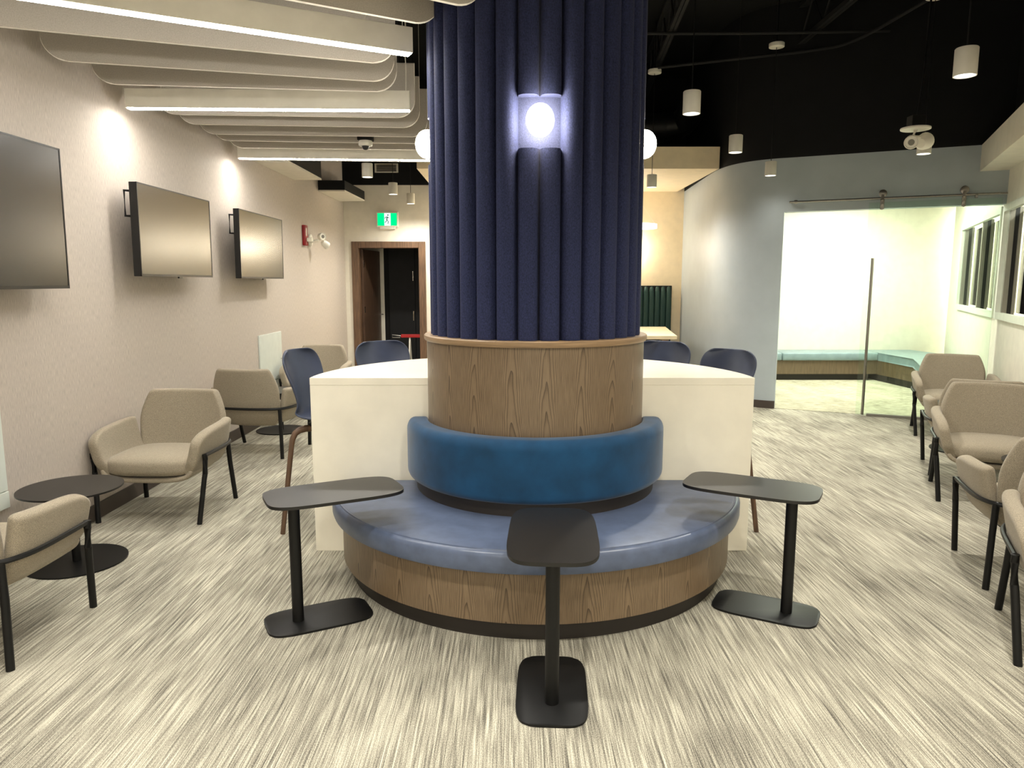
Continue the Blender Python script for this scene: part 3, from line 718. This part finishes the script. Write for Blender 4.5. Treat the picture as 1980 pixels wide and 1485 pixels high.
# ------------------------------------------------------------------ pendants
ZP = 2.9
def pendant(x, y, label, canopy=True, k=1.0, first={}):
    t = thing('pendant_light', label, 'pendant light', (x, y, ZP), 0, 'white cylinder pendants')
    if not first:
        first['s'] = obj('shade', lathe(B(), [(.0, .165), (.062, .165), (.066, .160), (.066, 0), (.060, 0), (.060, .03)], 32), M['white_metal'], t, True)
        first['d'] = obj('lens', disc(B(), .0595, .004, .02, 28), M['em_pend'], t)
        first['c'] = obj('cord', tube(B(), [(0, 0, .165), (0, 0, 4.36-ZP)], .004, 6), M['black_metal'], t)
        first['k'] = obj('canopy', disc(B(), .088, 4.36-ZP, 4.405-ZP, 28, 0, 0, .004), M['white_metal'], t, True)
        first['r'] = obj('rod', tube(B(), [(0, 0, 4.40-ZP), (0, 0, ZC-ZP)], .012, 6), M['black_metal'], t)
    else:
        for o in first.values(): c = o.copy(); COL.objects.link(c); c.parent = t
    spot('pendant_lamp', (0, 0, -.005), P_PEND*k, WARM, 155, 1.0, .05, t)
for a in ((2.80, 4.70, 'largest looking white cylinder pendant, over the second lounge chair of the row'),
          (1.36, 5.72, 'white cylinder pendant hanging close beside the column above the counter'),
          (2.20, 7.38, 'white cylinder pendant hanging in front of the cream bulkhead end'),
          (3.10, 8.95, 'white cylinder pendant hanging close in front of the rounded grey wall', True, .10),
          (4.10, 7.46, 'white cylinder pendant directly beside the hanging emergency light'),
          (1.88, 10.02, 'white cylinder pendant just peeking past the column, under the bulkhead'),
          (-1.76, 9.08, 'white cylinder pendant closest to the last baffle, before the black wall'),
          (-1.73, 10.82, 'white cylinder pendant above the exit sign'),
          (-1.65, 12.1, 'white cylinder pendant closest to the exit door wall'),
          (1.75, 2.5, 'unseen white cylinder pendant added over the open carpet before the row of chairs'),  # pendants from here on are unseen, added to light the foreground
          (.35, 1.5, 'unseen white cylinder pendant added over the open carpet before the bench'),
          (-1.2, 2.0, 'unseen white cylinder pendant added over the open carpet before the low table'),
          (1.0, -.6, 'unseen white cylinder pendant added near the entrance wall, chair side', True, 1.7),  # stronger unseen pendants added behind the camera to brighten front faces
          (-1.3, -.8, 'unseen white cylinder pendant added near the entrance wall, television side', True, 1.7),
          (-.2, -1.9, 'unseen white cylinder pendant added farthest back, straight before the entrance wall', True, 1.9),
          (1.1, -2.4, 'unseen white cylinder pendant added in the entrance corner, chair side', True, 1.7),
          (-1.9, -2.2, 'unseen white cylinder pendant added in the entrance corner, television side', True, 1.7)): pendant(*a)

# ------------------------------------------------------------------ black ceiling works
def joist(p0, p1, label):
    p0, p1 = Vector(p0), Vector(p1); L = (p1-p0).length; a = math.atan2(p1.y-p0.y, p1.x-p0.x)
    t = thing('ceiling_joist', label, 'joist', p0, a, 'black steel joists overhead')
    for s in (-1, 1): obj('bottom_chord', box(B(), 0, L, s*.022-.018+.0, s*.022+.018, 0, .05), M['black_steel'], t)
    obj('top_chord', box(B(), 0, L, -.045, .045, .42, .47), M['black_steel'], t)
    n = int(L/.6)
    for k in range(n):
        x = k*L/n
        obj('web', tube(B(), [(x, 0, .03), (x+L/n/2, 0, .44), (x+L/n, 0, .03)], .012, 6), M['black_steel'], t)
joist((1.60, 5.5, 4.5), (2.08, 11.9, 4.5), 'black open-web joist overhead running past the column')
joist((3.50, 5.5, 4.5), (3.52, 11.2, 4.5), 'black open-web joist overhead past the round canopies')
joist((-1.0, 3.2, 4.5), (-.6, 11.9, 4.5), 'black open-web joist overhead above the baffle tips')
for pts, r, lab in (([(.9, 8.8, 4.47), (2.6, 8.8, 4.47), (4.3, 8.72, 4.47)], .02, 'straight black conduit crossing beneath the joists'),
                    ([(1.9, 9.9, 4.40), (3.0, 9.45, 4.40), (3.6, 9.2, 4.40), (3.95, 8.85, 4.40), (4.15, 7.9, 4.44), (4.3, 6.2, 4.44)], .02, 'bent black conduit curving toward the entrance overhead')):
    tag(obj('conduit', tube(B(), smooth_path(pts, 6), r, 8), M['black_steel'], None, True), lab, 'conduit')
dc = thing('air_duct', 'round black air duct overhead above the cream bulkhead', 'duct', (0, 0, 0))
obj('duct_run', tube(B(), [(.4, 11.4, 3.95), (2.3, 11.4, 3.95)], .22, 24), M['duct'], dc, True)
obj('duct_elbow', tube(B(), smooth_path([(2.3, 11.4, 3.95), (2.55, 11.35, 4.0), (2.65, 11.1, 4.15)], 5), .20, 24), M['duct'], dc, True)
for x in (.9, 1.9): obj('strap', tube(B(), [(x, 11.4, 4.1), (x, 11.4, ZC)], .008, 6), M['duct'], dc)
